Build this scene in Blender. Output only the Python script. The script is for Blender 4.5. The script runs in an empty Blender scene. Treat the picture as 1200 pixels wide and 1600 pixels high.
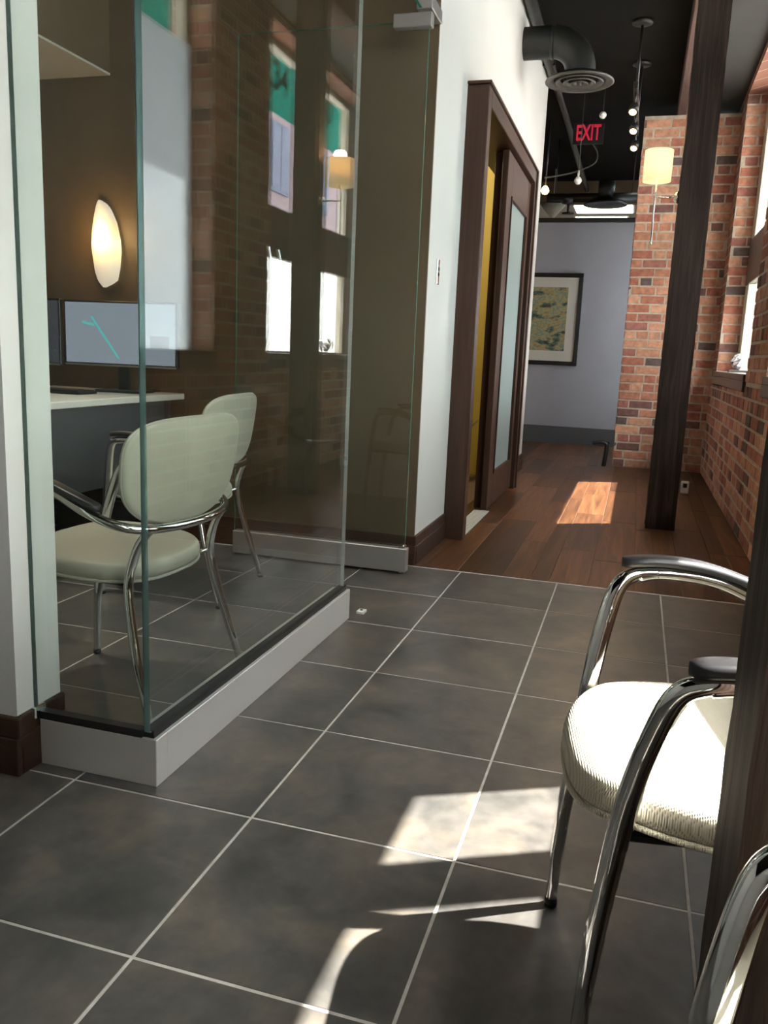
import bpy, math, random
from mathutils import Vector, Matrix
random.seed(7)
SC = bpy.context.scene
COL = SC.collection
R = math.radians

# ------------------------------------------------------------------ camera
F_PX, YAW, PITCH, ROLL = 1296.472, -0.28586, 0.190125, 0.04253
CAM = Vector((0.7288, -1.07767, 1.02703))
def cam_axes():
    cy, sy, cp, sp = math.cos(YAW), math.sin(YAW), math.cos(PITCH), math.sin(PITCH)
    f = Vector((sy*cp, cy*cp, -sp)); r = Vector((cy, -sy, 0)); u = r.cross(f)
    c, s = math.cos(ROLL), math.sin(ROLL)
    return f, r*c + u*s, u*c - r*s
_f, _r, _u = cam_axes()
cd = bpy.data.cameras.new('camera'); co = bpy.data.objects.new('camera', cd); COL.objects.link(co)
cd.sensor_fit = 'HORIZONTAL'; cd.sensor_width = 36.0; cd.lens = 36.0*F_PX/1200.0
cd.clip_start = 0.02; cd.clip_end = 200
m = Matrix((( _r.x, _u.x, -_f.x, CAM.x), (_r.y, _u.y, -_f.y, CAM.y), (_r.z, _u.z, -_f.z, CAM.z), (0, 0, 0, 1)))
co.matrix_world = m
SC.camera = co

# ------------------------------------------------------------------ sky, sun, exposure
W = bpy.data.worlds.new('sky'); SC.world = W; W.use_nodes = True
bg = W.node_tree.nodes['Background']
bg.inputs['Color'].default_value = (1.0, 0.985, 0.955, 1)
bg.inputs['Strength'].default_value = 7.8
sd = bpy.data.lights.new('sun', 'SUN'); sd.energy = 18.0; sd.angle = R(0.6); sd.color = (1.0, 0.95, 0.86)
so = bpy.data.objects.new('sun', sd); COL.objects.link(so)
SUN_DIR = Vector((-0.75, -0.40, -1.0)).normalized()
so.rotation_euler = SUN_DIR.to_track_quat('-Z', 'Y').to_euler()
so.location = (8, 5, 12)
SC.view_settings.view_transform = 'Standard'
SC.view_settings.look = 'None'
SC.view_settings.gamma = 1.0
SC.view_settings.use_curve_mapping = False
SC.view_settings.exposure = 1.42
SC.cycles.use_denoising = True
SC.cycles.max_bounces = 14
SC.cycles.diffuse_bounces = 6
SC.cycles.glossy_bounces = 6
SC.cycles.transparent_max_bounces = 24
SC.cycles.sample_clamp_indirect = 8.0
# portals that guide the daylight sampling through the three window openings of the right wall
def portal(y0, y1, z0, z1, x=1.72):
    l = bpy.data.lights.new('window_daylight', 'AREA'); l.shape = 'RECTANGLE'; l.size = z1-z0; l.size_y = y1-y0
    l.cycles.is_portal = True
    o = bpy.data.objects.new('window_daylight', l); COL.objects.link(o)
    o.location = (x, (y0+y1)/2, (z0+z1)/2); o.rotation_euler = (0, R(90), 0)
for a in ((-1.6, 1.43, 0.985, 3.32), (2.0, 3.94, 0.985, 3.32), (4.8, 7.1, 0.985, 3.32)): portal(*a)
portal(8.05, 9.35, 0.6, 3.0, 1.76)

# ------------------------------------------------------------------ object helpers
def tag(o, label=None, cat=None, group=None, kind=None):
    if label: o['label'] = label
    if cat: o['category'] = cat
    if group: o['group'] = group
    if kind: o['kind'] = kind
    return o
def empty(name, loc=(0, 0, 0), rz=0, label=None, cat=None, group=None, kind=None):
    o = bpy.data.objects.new(name, None); COL.objects.link(o); o.empty_display_size = 0.1
    o.location = loc; o.rotation_euler = (0, 0, rz)
    return tag(o, label, cat, group, kind)
class MB:
    def __init__(s): s.v = []; s.f = []; s.m = []; s.sm = []
    def add(s, vs, fs, mi=0, smooth=False):
        n = len(s.v); s.v += [tuple(p) for p in vs]
        for f in fs: s.f.append(tuple(i+n for i in f)); s.m.append(mi); s.sm.append(smooth)
        return s
    def box(s, x0, x1, y0, y1, z0, z1, mi=0):
        v = [(x0,y0,z0),(x1,y0,z0),(x1,y1,z0),(x0,y1,z0),(x0,y0,z1),(x1,y0,z1),(x1,y1,z1),(x0,y1,z1)]
        return s.add(v, [(0,3,2,1),(4,5,6,7),(0,1,5,4),(1,2,6,5),(2,3,7,6),(3,0,4,7)], mi)
    def bbox(s, x0, x1, y0, y1, z0, z1, b=0.004, mi=0):
        """chamfered box"""
        xs, ys, zs = (x0, x1), (y0, y1), (z0, z1); V = []; idx = {}
        for i in (0,1):
            for j in (0,1):
                for k in (0,1):
                    sx, sy, sz = (1,-1)[i], (1,-1)[j], (1,-1)[k]
                    idx[i,j,k,0] = len(V); V.append((xs[i], ys[j]+sy*b, zs[k]+sz*b))
                    idx[i,j,k,1] = len(V); V.append((xs[i]+sx*b, ys[j], zs[k]+sz*b))
                    idx[i,j,k,2] = len(V); V.append((xs[i]+sx*b, ys[j]+sy*b, zs[k]))
        Fs = []
        def face(l):
            c = sum((Vector(V[i]) for i in l), Vector())/len(l)
            n = (Vector(V[l[1]])-Vector(V[l[0]])).cross(Vector(V[l[2]])-Vector(V[l[1]]))
            ctr = Vector(((x0+x1)/2, (y0+y1)/2, (z0+z1)/2))
            Fs.append(tuple(l) if n.dot(c-ctr) > 0 else tuple(reversed(l)))
        for i in (0,1):
            face([idx[i,0,0,0], idx[i,1,0,0], idx[i,1,1,0], idx[i,0,1,0]])
            face([idx[0,i,0,1], idx[1,i,0,1], idx[1,i,1,1], idx[0,i,1,1]])
            face([idx[0,0,i,2], idx[1,0,i,2], idx[1,1,i,2], idx[0,1,i,2]])
        for i in (0,1):
            for j in (0,1):
                face([idx[i,j,0,0], idx[i,j,0,1], idx[i,j,1,1], idx[i,j,1,0]])
                face([idx[i,0,j,0], idx[i,0,j,2], idx[i,1,j,2], idx[i,1,j,0]])
                face([idx[0,i,j,1], idx[0,i,j,2], idx[1,i,j,2], idx[1,i,j,1]])
                for k in (0,1): face([idx[i,j,k,0], idx[i,j,k,1], idx[i,j,k,2]])
        return s.add(V, Fs, mi)
    def tube(s, pts, rad, seg=14, closed=False, mi=0, caps=True, flat=1.0, updir=None):
        P = [Vector(p) for p in pts]; n = len(P)
        rr = rad if hasattr(rad, '__len__') else [rad]*n
        V = []; prev = None
        for i in range(n):
            if closed: t = (P[(i+1) % n]-P[i-1]).normalized()
            else: t = (P[min(i+1, n-1)]-P[max(i-1, 0)]).normalized()
            if prev is None:
                a = Vector(updir) if updir else (Vector((0,0,1)) if abs(t.z) < 0.9 else Vector((1,0,0)))
            else: a = prev
            nx = (a - t*a.dot(t)).normalized(); ny = t.cross(nx); prev = nx
            for k in range(seg):
                th = 2*math.pi*k/seg
                V.append(P[i] + nx*(math.cos(th)*rr[i]) + ny*(math.sin(th)*rr[i]*flat))
        Fs = []
        for i in range(n if closed else n-1):
            j = (i+1) % n
            for k in range(seg):
                l = (k+1) % seg
                Fs.append((i*seg+k, i*seg+l, j*seg+l, j*seg+k))
        s.add(V, Fs, mi, True)
        if caps and not closed:
            b = len(s.v)-len(V)
            s.f.append(tuple(b+k for k in reversed(range(seg)))); s.m.append(mi); s.sm.append(False)
            s.f.append(tuple(b+(n-1)*seg+k for k in range(seg))); s.m.append(mi); s.sm.append(False)
        return s
    def lathe(s, prof, seg=32, center=(0,0,0), mi=0, axis='z', smooth=True, closed=False):
        """prof: list of (radius, height)"""
        V = []; c = Vector(center)
        for r, h in prof:
            for k in range(seg):
                th = 2*math.pi*k/seg; a, b = r*math.cos(th), r*math.sin(th)
                V.append(c + (Vector((a, b, h)) if axis == 'z' else Vector((a, h, b)) if axis == 'y' else Vector((h, a, b))))
        Fs = []; n = len(prof)
        for i in range(n if closed else n-1):
            ii = (i+1) % n
            for k in range(seg):
                l = (k+1) % seg; q = (i*seg+k, i*seg+l, ii*seg+l, ii*seg+k)
                Fs.append(q if axis != 'y' else q[::-1])
        return s.add(V, Fs, mi, smooth)
    def build(s, name, mat, parent=None, label=None):
        me = bpy.data.meshes.new(name); me.from_pydata(s.v, [], s.f)
        mats = mat if isinstance(mat, (list, tuple)) else [mat]
        for x in mats: me.materials.append(x)
        me.polygons.foreach_set('material_index', s.m); me.polygons.foreach_set('use_smooth', s.sm)
        me.update()
        o = bpy.data.objects.new(name, me); COL.objects.link(o)
        if parent: o.parent = parent
        if label: o['label'] = label
        return o
def link(name, mesh, parent, loc=(0,0,0), rot=(0,0,0), scale=(1,1,1)):
    o = bpy.data.objects.new(name, mesh); COL.objects.link(o); o.parent = parent
    o.location = loc; o.rotation_euler = rot; o.scale = scale
    return o
def children(o): return [c for c in bpy.data.objects if c.parent == o]
def copy_tree(o, parent=None):
    c = o.copy(); COL.objects.link(c); c.parent = parent
    for ch in children(o): copy_tree(ch, c)
    return c
def smooth_path(pts, n=8):
    """Catmull-Rom through pts; every point may carry extra values (radius)"""
    P = [tuple(p) for p in pts]; out = []
    for i in range(len(P)-1):
        a, b, c, d = P[max(i-1,0)], P[i], P[i+1], P[min(i+2, len(P)-1)]
        for k in range(n):
            t = k/n
            out.append(tuple(0.5*((2*b[q]) + (-a[q]+c[q])*t + (2*a[q]-5*b[q]+4*c[q]-d[q])*t*t + (-a[q]+3*b[q]-3*c[q]+d[q])*t**3) for q in range(len(b))))
    out.append(P[-1]); return out
def text_mesh(body, size, extrude):
    cu = bpy.data.curves.new('lettering', 'FONT'); cu.body = body; cu.size = size; cu.extrude = extrude; cu.offset = size*0.02
    cu.align_x = 'CENTER'; cu.align_y = 'CENTER'; cu.resolution_u = 4
    o = bpy.data.objects.new('lettering', cu); COL.objects.link(o)
    dg = bpy.context.evaluated_depsgraph_get(); dg.update()
    me = bpy.data.meshes.new_from_object(o.evaluated_get(dg))
    bpy.data.objects.remove(o); bpy.data.curves.remove(cu)
    return me

# ------------------------------------------------------------------ materials
def nt(name):
    m = bpy.data.materials.new(name); m.use_nodes = True
    return m, m.node_tree, m.node_tree.nodes, m.node_tree.links, m.node_tree.nodes['Principled BSDF']
def plain(name, col, rough=0.5, metal=0.0, spec=0.5, noise=0.0, nscale=8.0, bump=0.0, bscale=60.0, emis=None, estr=0.0, coat=0.0):
    m, t, N, L, b = nt(name)
    b.inputs['Base Color'].default_value = (*col, 1); b.inputs['Roughness'].default_value = rough
    b.inputs['Metallic'].default_value = metal; b.inputs['Specular IOR Level'].default_value = spec
    b.inputs['Coat Weight'].default_value = coat
    tc = N.new('ShaderNodeTexCoord')
    if noise:
        no = N.new('ShaderNodeTexNoise'); no.inputs['Scale'].default_value = nscale; no.inputs['Detail'].default_value = 5
        L.new(tc.outputs['Object'], no.inputs['Vector'])
        mp = N.new('ShaderNodeMapRange'); mp.inputs[1].default_value = 0.3; mp.inputs[2].default_value = 0.7
        mp.inputs[3].default_value = 1-noise; mp.inputs[4].default_value = 1+noise
        L.new(no.outputs['Fac'], mp.inputs[0])
        mx = N.new('ShaderNodeVectorMath'); mx.operation = 'SCALE'; mx.inputs[0].default_value = col
        L.new(mp.outputs[0], mx.inputs['Scale']); L.new(mx.outputs[0], b.inputs['Base Color'])
    if bump:
        no = N.new('ShaderNodeTexNoise'); no.inputs['Scale'].default_value = bscale; no.inputs['Detail'].default_value = 4
        L.new(tc.outputs['Object'], no.inputs['Vector'])
        bm = N.new('ShaderNodeBump'); bm.inputs['Strength'].default_value = bump; bm.inputs['Distance'].default_value = 0.01
        L.new(no.outputs['Fac'], bm.inputs['Height']); L.new(bm.outputs[0], b.inputs['Normal'])
    if emis:
        b.inputs['Emission Color'].default_value = (*emis, 1); b.inputs['Emission Strength'].default_value = estr
    return m
def ramp(N, stops, interp='LINEAR'):
    r = N.new('ShaderNodeValToRGB'); e = r.color_ramp.elements; r.color_ramp.interpolation = interp
    while len(e) < len(stops): e.new(0.5)
    for el, (p, c) in zip(e, stops): el.position = p; el.color = (*c, 1)
    return r
def coords_per_object(N, L, scale=(1,1,1), offs=40.0):
    """object coordinates, shifted by each object's own random number"""
    tc = N.new('ShaderNodeTexCoord'); oi = N.new('ShaderNodeObjectInfo')
    mu = N.new('ShaderNodeMath'); mu.operation = 'MULTIPLY'; mu.inputs[1].default_value = offs
    L.new(oi.outputs['Random'], mu.inputs[0])
    ad = N.new('ShaderNodeVectorMath'); ad.operation = 'ADD'
    L.new(tc.outputs['Object'], ad.inputs[0]); L.new(mu.outputs[0], ad.inputs[1])
    mp = N.new('ShaderNodeMapping'); mp.inputs['Scale'].default_value = scale
    L.new(ad.outputs[0], mp.inputs['Vector'])
    return mp, oi
def tile_mat():
    m, t, N, L, b = nt('slate_porcelain')
    mp, oi = coords_per_object(N, L)
    n1 = N.new('ShaderNodeTexNoise'); n1.inputs['Scale'].default_value = 5.5; n1.inputs['Detail'].default_value = 7; n1.inputs['Roughness'].default_value = 0.62
    n1.inputs['Distortion'].default_value = 0.4
    L.new(mp.outputs[0], n1.inputs['Vector'])
    r = ramp(N, [(0.28, (0.044, 0.043, 0.042)), (0.47, (0.081, 0.075, 0.069)), (0.60, (0.112, 0.097, 0.081)), (0.78, (0.160, 0.130, 0.103))])
    L.new(n1.outputs['Fac'], r.inputs[0])
    n2 = N.new('ShaderNodeTexNoise'); n2.inputs['Scale'].default_value = 26; n2.inputs['Detail'].default_value = 6
    L.new(mp.outputs[0], n2.inputs['Vector'])
    mr = N.new('ShaderNodeMapRange'); mr.inputs[1].default_value = 0.3; mr.inputs[2].default_value = 0.7; mr.inputs[3].default_value = 0.85; mr.inputs[4].default_value = 1.15
    L.new(n2.outputs['Fac'], mr.inputs[0])
    sc = N.new('ShaderNodeVectorMath'); sc.operation = 'SCALE'; L.new(r.outputs[0], sc.inputs[0]); L.new(mr.outputs[0], sc.inputs['Scale'])
    L.new(sc.outputs[0], b.inputs['Base Color'])
    rr = N.new('ShaderNodeMapRange'); rr.inputs[3].default_value = 0.30; rr.inputs[4].default_value = 0.46
    L.new(n2.outputs['Fac'], rr.inputs[0]); L.new(rr.outputs[0], b.inputs['Roughness'])
    bm = N.new('ShaderNodeBump'); bm.inputs['Strength'].default_value = 0.12; bm.inputs['Distance'].default_value = 0.004
    L.new(n2.outputs['Fac'], bm.inputs['Height']); L.new(bm.outputs[0], b.inputs['Normal'])
    b.inputs['Specular IOR Level'].default_value = 0.55
    return m
def wood_mat(name, c0, c1, c2, axis='y', rough=0.32, rnd=0.35, gscale=1.0, bump=0.15, spec=0.5):
    m, t, N, L, b = nt(name)
    s = {'x': (1.5, 26, 26), 'y': (26, 1.5, 26), 'z': (26, 26, 1.2)}[axis]
    mp, oi = coords_per_object(N, L, tuple(q*gscale for q in s))
    n1 = N.new('ShaderNodeTexNoise'); n1.inputs['Scale'].default_value = 1.0; n1.inputs['Detail'].default_value = 8; n1.inputs['Roughness'].default_value = 0.65
    n1.inputs['Distortion'].default_value = 0.8
    L.new(mp.outputs[0], n1.inputs['Vector'])
    r = ramp(N, [(0.25, c0), (0.5, c1), (0.75, c2)]); L.new(n1.outputs['Fac'], r.inputs[0])
    mr = N.new('ShaderNodeMapRange'); mr.inputs[3].default_value = 1-rnd; mr.inputs[4].default_value = 1+rnd
    L.new(oi.outputs['Random'], mr.inputs[0])
    sc = N.new('ShaderNodeVectorMath'); sc.operation = 'SCALE'; L.new(r.outputs[0], sc.inputs[0]); L.new(mr.outputs[0], sc.inputs['Scale'])
    L.new(sc.outputs[0], b.inputs['Base Color'])
    b.inputs['Roughness'].default_value = rough; b.inputs['Specular IOR Level'].default_value = spec
    bm = N.new('ShaderNodeBump'); bm.inputs['Strength'].default_value = bump; bm.inputs['Distance'].default_value = 0.01
    L.new(n1.outputs['Fac'], bm.inputs['Height']); L.new(bm.outputs[0], b.inputs['Normal'])
    return m
def brick_mat():
    m, t, N, L, b = nt('old_brick')
    mp, oi = coords_per_object(N, L)
    r = ramp(N, [(0.0, (0.43, 0.195, 0.125)), (0.16, (0.48, 0.245, 0.16)), (0.34, (0.36, 0.14, 0.095)), (0.5, (0.53, 0.28, 0.18)),
                 (0.62, (0.30, 0.125, 0.098)), (0.74, (0.44, 0.24, 0.155)), (0.86, (0.17, 0.088, 0.075)), (0.95, (0.12, 0.085, 0.08))], 'CONSTANT')
    L.new(oi.outputs['Random'], r.inputs[0])
    n1 = N.new('ShaderNodeTexNoise'); n1.inputs['Scale'].default_value = 22; n1.inputs['Detail'].default_value = 6
    L.new(mp.outputs[0], n1.inputs['Vector'])
    mr = N.new('ShaderNodeMapRange'); mr.inputs[1].default_value = 0.3; mr.inputs[2].default_value = 0.7; mr.inputs[3].default_value = 0.72; mr.inputs[4].default_value = 1.22
    L.new(n1.outputs['Fac'], mr.inputs[0])
    sc = N.new('ShaderNodeVectorMath'); sc.operation = 'SCALE'; L.new(r.outputs[0], sc.inputs[0]); L.new(mr.outputs[0], sc.inputs['Scale'])
    L.new(sc.outputs[0], b.inputs['Base Color']); b.inputs['Roughness'].default_value = 0.85; b.inputs['Specular IOR Level'].default_value = 0.25
    bm = N.new('ShaderNodeBump'); bm.inputs['Strength'].default_value = 0.5; bm.inputs['Distance'].default_value = 0.004
    L.new(n1.outputs['Fac'], bm.inputs['Height']); L.new(bm.outputs[0], b.inputs['Normal'])
    return m
def brickwork_mat():
    """brickwork too far or too hidden to pick the bricks apart"""
    m, t, N, L, b = nt('brickwork')
    tc = N.new('ShaderNodeTexCoord'); se = N.new('ShaderNodeSeparateXYZ'); cb = N.new('ShaderNodeCombineXYZ'); ad = N.new('ShaderNodeMath')
    L.new(tc.outputs['Object'], se.inputs[0]); L.new(se.outputs[0], ad.inputs[0]); L.new(se.outputs[1], ad.inputs[1])
    L.new(ad.outputs[0], cb.inputs[0]); L.new(se.outputs[2], cb.inputs[1])
    br = N.new('ShaderNodeTexBrick'); br.inputs['Scale'].default_value = 1.0
    br.inputs['Brick Width'].default_value = 0.227; br.inputs['Row Height'].default_value = 0.084; br.inputs['Mortar Size'].default_value = 0.007
    br.inputs['Color1'].default_value = (0.34, 0.14, 0.085, 1); br.inputs['Color2'].default_value = (0.16, 0.07, 0.05, 1); br.inputs['Mortar'].default_value = (0.36, 0.30, 0.23, 1)
    L.new(cb.outputs[0], br.inputs['Vector']); L.new(br.outputs['Color'], b.inputs['Base Color'])
    b.inputs['Roughness'].default_value = 0.9
    return m
def glass_mat(name, tint=(0.945, 0.975, 0.96), ior=1.5):
    m, t, N, L, b = nt(name); N.remove(b)
    out = N['Material Output']
    tr = N.new('ShaderNodeBsdfTransparent'); tr.inputs['Color'].default_value = (*tint, 1)
    gl = N.new('ShaderNodeBsdfGlossy'); gl.inputs['Roughness'].default_value = 0.0
    fr = N.new('ShaderNodeFresnel'); fr.inputs['IOR'].default_value = ior
    ge = N.new('ShaderNodeNewGeometry')      # both faces of the sheet reflect like air-to-glass
    io = N.new('ShaderNodeMapRange'); io.inputs[3].default_value = ior; io.inputs[4].default_value = 1/ior
    L.new(ge.outputs['Backfacing'], io.inputs[0]); L.new(io.outputs[0], fr.inputs['IOR'])
    mx = N.new('ShaderNodeMixShader'); L.new(fr.outputs[0], mx.inputs[0]); L.new(tr.outputs[0], mx.inputs[1]); L.new(gl.outputs[0], mx.inputs[2])
    L.new(mx.outputs[0], out.inputs['Surface'])
    return m
def translucent_mat(name, col, tcol, fac=0.5, emis=None, estr=0.0, spec=0.3):
    m, t, N, L, b = nt(name)
    b.inputs['Base Color'].default_value = (*col, 1); b.inputs['Roughness'].default_value = 0.8; b.inputs['Specular IOR Level'].default_value = spec
    if emis: b.inputs['Emission Color'].default_value = (*emis, 1); b.inputs['Emission Strength'].default_value = estr
    tl = N.new('ShaderNodeBsdfTranslucent'); tl.inputs['Color'].default_value = (*tcol, 1)
    mx = N.new('ShaderNodeMixShader'); mx.inputs[0].default_value = fac
    L.new(b.outputs[0], mx.inputs[1]); L.new(tl.outputs[0], mx.inputs[2]); L.new(mx.outputs[0], N['Material Output'].inputs['Surface'])
    return m
def weave_mat(name, col, dark, scale):
    m, t, N, L, b = nt(name)
    tc = N.new('ShaderNodeTexCoord'); mp = N.new('ShaderNodeMapping'); mp.inputs['Scale'].default_value = (scale, scale, scale)
    mp.inputs['Rotation'].default_value = (0, 0, R(45))
    L.new(tc.outputs['Object'], mp.inputs['Vector'])
    se = N.new('ShaderNodeSeparateXYZ'); L.new(mp.outputs[0], se.inputs[0])
    sx = N.new('ShaderNodeMath'); sx.operation = 'SINE'; sy = N.new('ShaderNodeMath'); sy.operation = 'SINE'
    L.new(se.outputs[0], sx.inputs[0]); L.new(se.outputs[1], sy.inputs[0])
    mu = N.new('ShaderNodeMath'); mu.operation = 'MULTIPLY'; L.new(sx.outputs[0], mu.inputs[0]); L.new(sy.outputs[0], mu.inputs[1])
    r = ramp(N, [(0.0, col), (0.45, col), (0.75, dark), (1.0, dark)]); L.new(mu.outputs[0], r.inputs[0]); L.new(r.outputs[0], b.inputs['Base Color'])
    b.inputs['Roughness'].default_value = 0.75; b.inputs['Sheen Weight'].default_value = 0.1
    bm = N.new('ShaderNodeBump'); bm.inputs['Strength'].default_value = 0.5; bm.inputs['Distance'].default_value = 0.0015; bm.invert = True
    L.new(mu.outputs[0], bm.inputs['Height']); L.new(bm.outputs[0], b.inputs['Normal'])
    return m
M = {}
M['tile'] = tile_mat()
M['grout'] = plain('grout', (0.50, 0.47, 0.43), 0.9, noise=0.15, nscale=30)
M['plank'] = wood_mat('walnut_plank', (0.026, 0.010, 0.005), (0.078, 0.031, 0.013), (0.160, 0.070, 0.028), 'y', 0.35, 0.45, spec=0.25)
M['plank_bed'] = plain('plank_bed', (0.16, 0.10, 0.06), 0.8)
M['stain'] = wood_mat('dark_stained_wood', (0.026, 0.013, 0.008), (0.048, 0.024, 0.015), (0.072, 0.037, 0.023), 'z', 0.45, 0.1, 0.8, 0.05, 0.25)
M['stain_h'] = wood_mat('dark_stained_board', (0.028, 0.014, 0.009), (0.050, 0.025, 0.016), (0.074, 0.038, 0.024), 'y', 0.45, 0.1, 0.8, 0.05, 0.25)
M['stain_x'] = wood_mat('dark_stained_board_across', (0.028, 0.014, 0.009), (0.050, 0.025, 0.016), (0.074, 0.038, 0.024), 'x', 0.45, 0.1, 0.8, 0.05, 0.25)
M['timber'] = wood_mat('old_timber', (0.014, 0.009, 0.007), (0.038, 0.024, 0.018), (0.090, 0.060, 0.045), 'z', 0.8, 0.1, 1.6, 0.6, 0.2)
M['beam'] = wood_mat('ceiling_beam_timber', (0.05, 0.03, 0.024), (0.10, 0.06, 0.05), (0.15, 0.09, 0.075), 'y', 0.8, 0.1, 1.0, 0.5, 0.25)
M['white'] = plain('white_paint', (0.59, 0.59, 0.555), 0.6, noise=0.02, nscale=3)
M['white_end_lit'] = plain('white_paint_window_lit', (0.68, 0.69, 0.655), 0.6, noise=0.02, nscale=3)  # same white paint, raised in tone: window light put into the colour
M['brown'] = plain('olive_brown_paint', (0.108, 0.076, 0.041), 0.55, noise=0.05, nscale=4)
M['grey'] = plain('lilac_grey_paint', (0.37, 0.355, 0.385), 0.6, noise=0.03, nscale=3)
M['greybase'] = plain('slate_base_paint', (0.10, 0.10, 0.105), 0.5)
M['yellow'] = plain('ochre_paint', (0.42, 0.30, 0.045), 0.6, noise=0.04)
M['ceil'] = plain('black_ceiling_paint', (0.007, 0.0065, 0.0055), 0.9, spec=0.1, noise=0.2, nscale=3)
M['bayceil'] = plain('grey_green_ceiling', (0.028, 0.029, 0.025), 0.8, noise=0.1)
M['lightceil'] = plain('pale_ceiling', (0.45, 0.44, 0.40), 0.7)
M['blk'] = plain('black_metal', (0.012, 0.012, 0.012), 0.45, noise=0.2)
M['duct'] = plain('black_duct', (0.022, 0.023, 0.021), 0.42, 0.3, noise=0.2)
M['diff'] = plain('diffuser_ring', (0.062, 0.06, 0.054), 0.5, noise=0.1)
M['steel'] = plain('brushed_steel', (0.68, 0.66, 0.63), 0.36, 0.4, bump=0.03, bscale=200)
M['steel_dull'] = plain('satin_steel', (0.40, 0.385, 0.365), 0.34, 0.6, bump=0.03, bscale=200)
M['chrome'] = plain('chrome', (0.78, 0.78, 0.77), 0.06, 1.0)
M['sealant'] = plain('grey_sealant', (0.06, 0.09, 0.085), 0.3)
M['gasket'] = plain('gasket', (0.01, 0.01, 0.01), 0.5)
M['glass'] = glass_mat('clear_glass')
M['winglass'] = glass_mat('window_glass', (0.97, 0.98, 0.98), 1.3)
def edge_mat(name, tint, col, fac):
    m, t, N, L, b = nt(name); b.inputs['Base Color'].default_value = (*col, 1); b.inputs['Roughness'].default_value = 0.12
    tr = N.new('ShaderNodeBsdfTransparent'); tr.inputs['Color'].default_value = (*tint, 1)
    mx = N.new('ShaderNodeMixShader'); mx.inputs[0].default_value = fac
    L.new(tr.outputs[0], mx.inputs[1]); L.new(b.outputs[0], mx.inputs[2]); L.new(mx.outputs[0], N['Material Output'].inputs['Surface'])
    return m
M['edge'] = edge_mat('green_glass_edge', (0.30, 0.70, 0.56), (0.06, 0.32, 0.24), 0.65)
M['edge2'] = edge_mat('pale_glass_edge', (0.75, 0.88, 0.84), (0.55, 0.60, 0.58), 0.6)
M['edge3'] = edge_mat('teal_glass_edge', (0.55, 0.78, 0.74), (0.20, 0.33, 0.31), 0.5)
M['frost'] = translucent_mat('frosted_glass', (0.30, 0.38, 0.39), (0.4, 0.5, 0.52), 0.3)
M['shade_cloth'] = translucent_mat('roller_blind_cloth', (0.72, 0.75, 0.77), (0.80, 0.86, 0.90), 0.6)
M['cream'] = plain('cream_window_paint', (0.50, 0.47, 0.375), 0.5)
M['sill'] = plain('dark_sill', (0.045, 0.035, 0.032), 0.35, noise=0.1)
M['mortar'] = plain('mortar', (0.43, 0.36, 0.285), 0.95, noise=0.2, nscale=20, bump=0.3)
M['brick'] = brick_mat()
M['brickwork'] = brickwork_mat()
M['cream_weave'] = weave_mat('cream_woven_fabric', (0.62, 0.57, 0.44), (0.30, 0.26, 0.18), 1450)
M['sage'] = plain('sage_vinyl', (0.40, 0.39, 0.315), 0.5, noise=0.04, nscale=6, bump=0.05, bscale=300)
M['pad'] = plain('black_arm_pad', (0.02, 0.02, 0.022), 0.38, noise=0.25, nscale=30)
M['laminate'] = plain('white_laminate', (0.72, 0.70, 0.63), 0.35)
M['deskdark'] = plain('dark_desk_panel', (0.05, 0.048, 0.05), 0.4)
M['deskgrey'] = plain('grey_desk_panel', (0.10, 0.10, 0.105), 0.4)
M['plastic'] = plain('black_plastic', (0.015, 0.015, 0.017), 0.4)
M['red'] = plain('exit_red', (0.3, 0.005, 0.02), 0.5, emis=(1.0, 0.02, 0.07), estr=0.13)
M['bulb'] = plain('warm_bulb', (1, 0.8, 0.5), 0.5, emis=(1.0, 0.62, 0.25), estr=7.0)
M['whitep'] = plain('white_plastic', (0.7, 0.7, 0.68), 0.4)
M['teal'] = translucent_mat('teal_banner', (0.0, 0.17, 0.135), (0.0, 0.20, 0.155), 0.5, spec=0.0)
M['ink'] = plain('dark_banner_ink', (0.0005, 0.006, 0.005), 0.9, spec=0.0)
M['pink'] = plain('pink_render', (0.125, 0.09, 0.108), 0.8, noise=0.05)
M['pane'] = plain('blue_grey_window_pane', (0.07, 0.085, 0.13), 0.6, spec=0.1)
M['asphalt'] = plain('pale_street', (0.42, 0.41, 0.40), 0.9)
M['plaster'] = plain('white_render', (0.8, 0.8, 0.8), 0.8)
M['crystal'] = plain('crystal', (0.75, 0.76, 0.78), 0.03, 0.85)
M['mat'] = plain('ivory_mount', (0.62, 0.57, 0.50), 0.7)
M['leaf'] = plain('dark_leaf', (0.05, 0.07, 0.02), 0.5)

# ------------------------------------------------------------------ dimensions of the place
T = 0.46                    # tile pitch, grid through the world origin
YW = 2.775                  # where tile meets planks
XR = 1.41                   # right brick wall
XL = -0.25                  # white corridor wall
GX = -0.285                 # long glass pane
GY = 0.505                  # short glass pane
CZ = 3.46                   # ceiling
def structure(o): o['kind'] = 'structure'; return o

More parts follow.
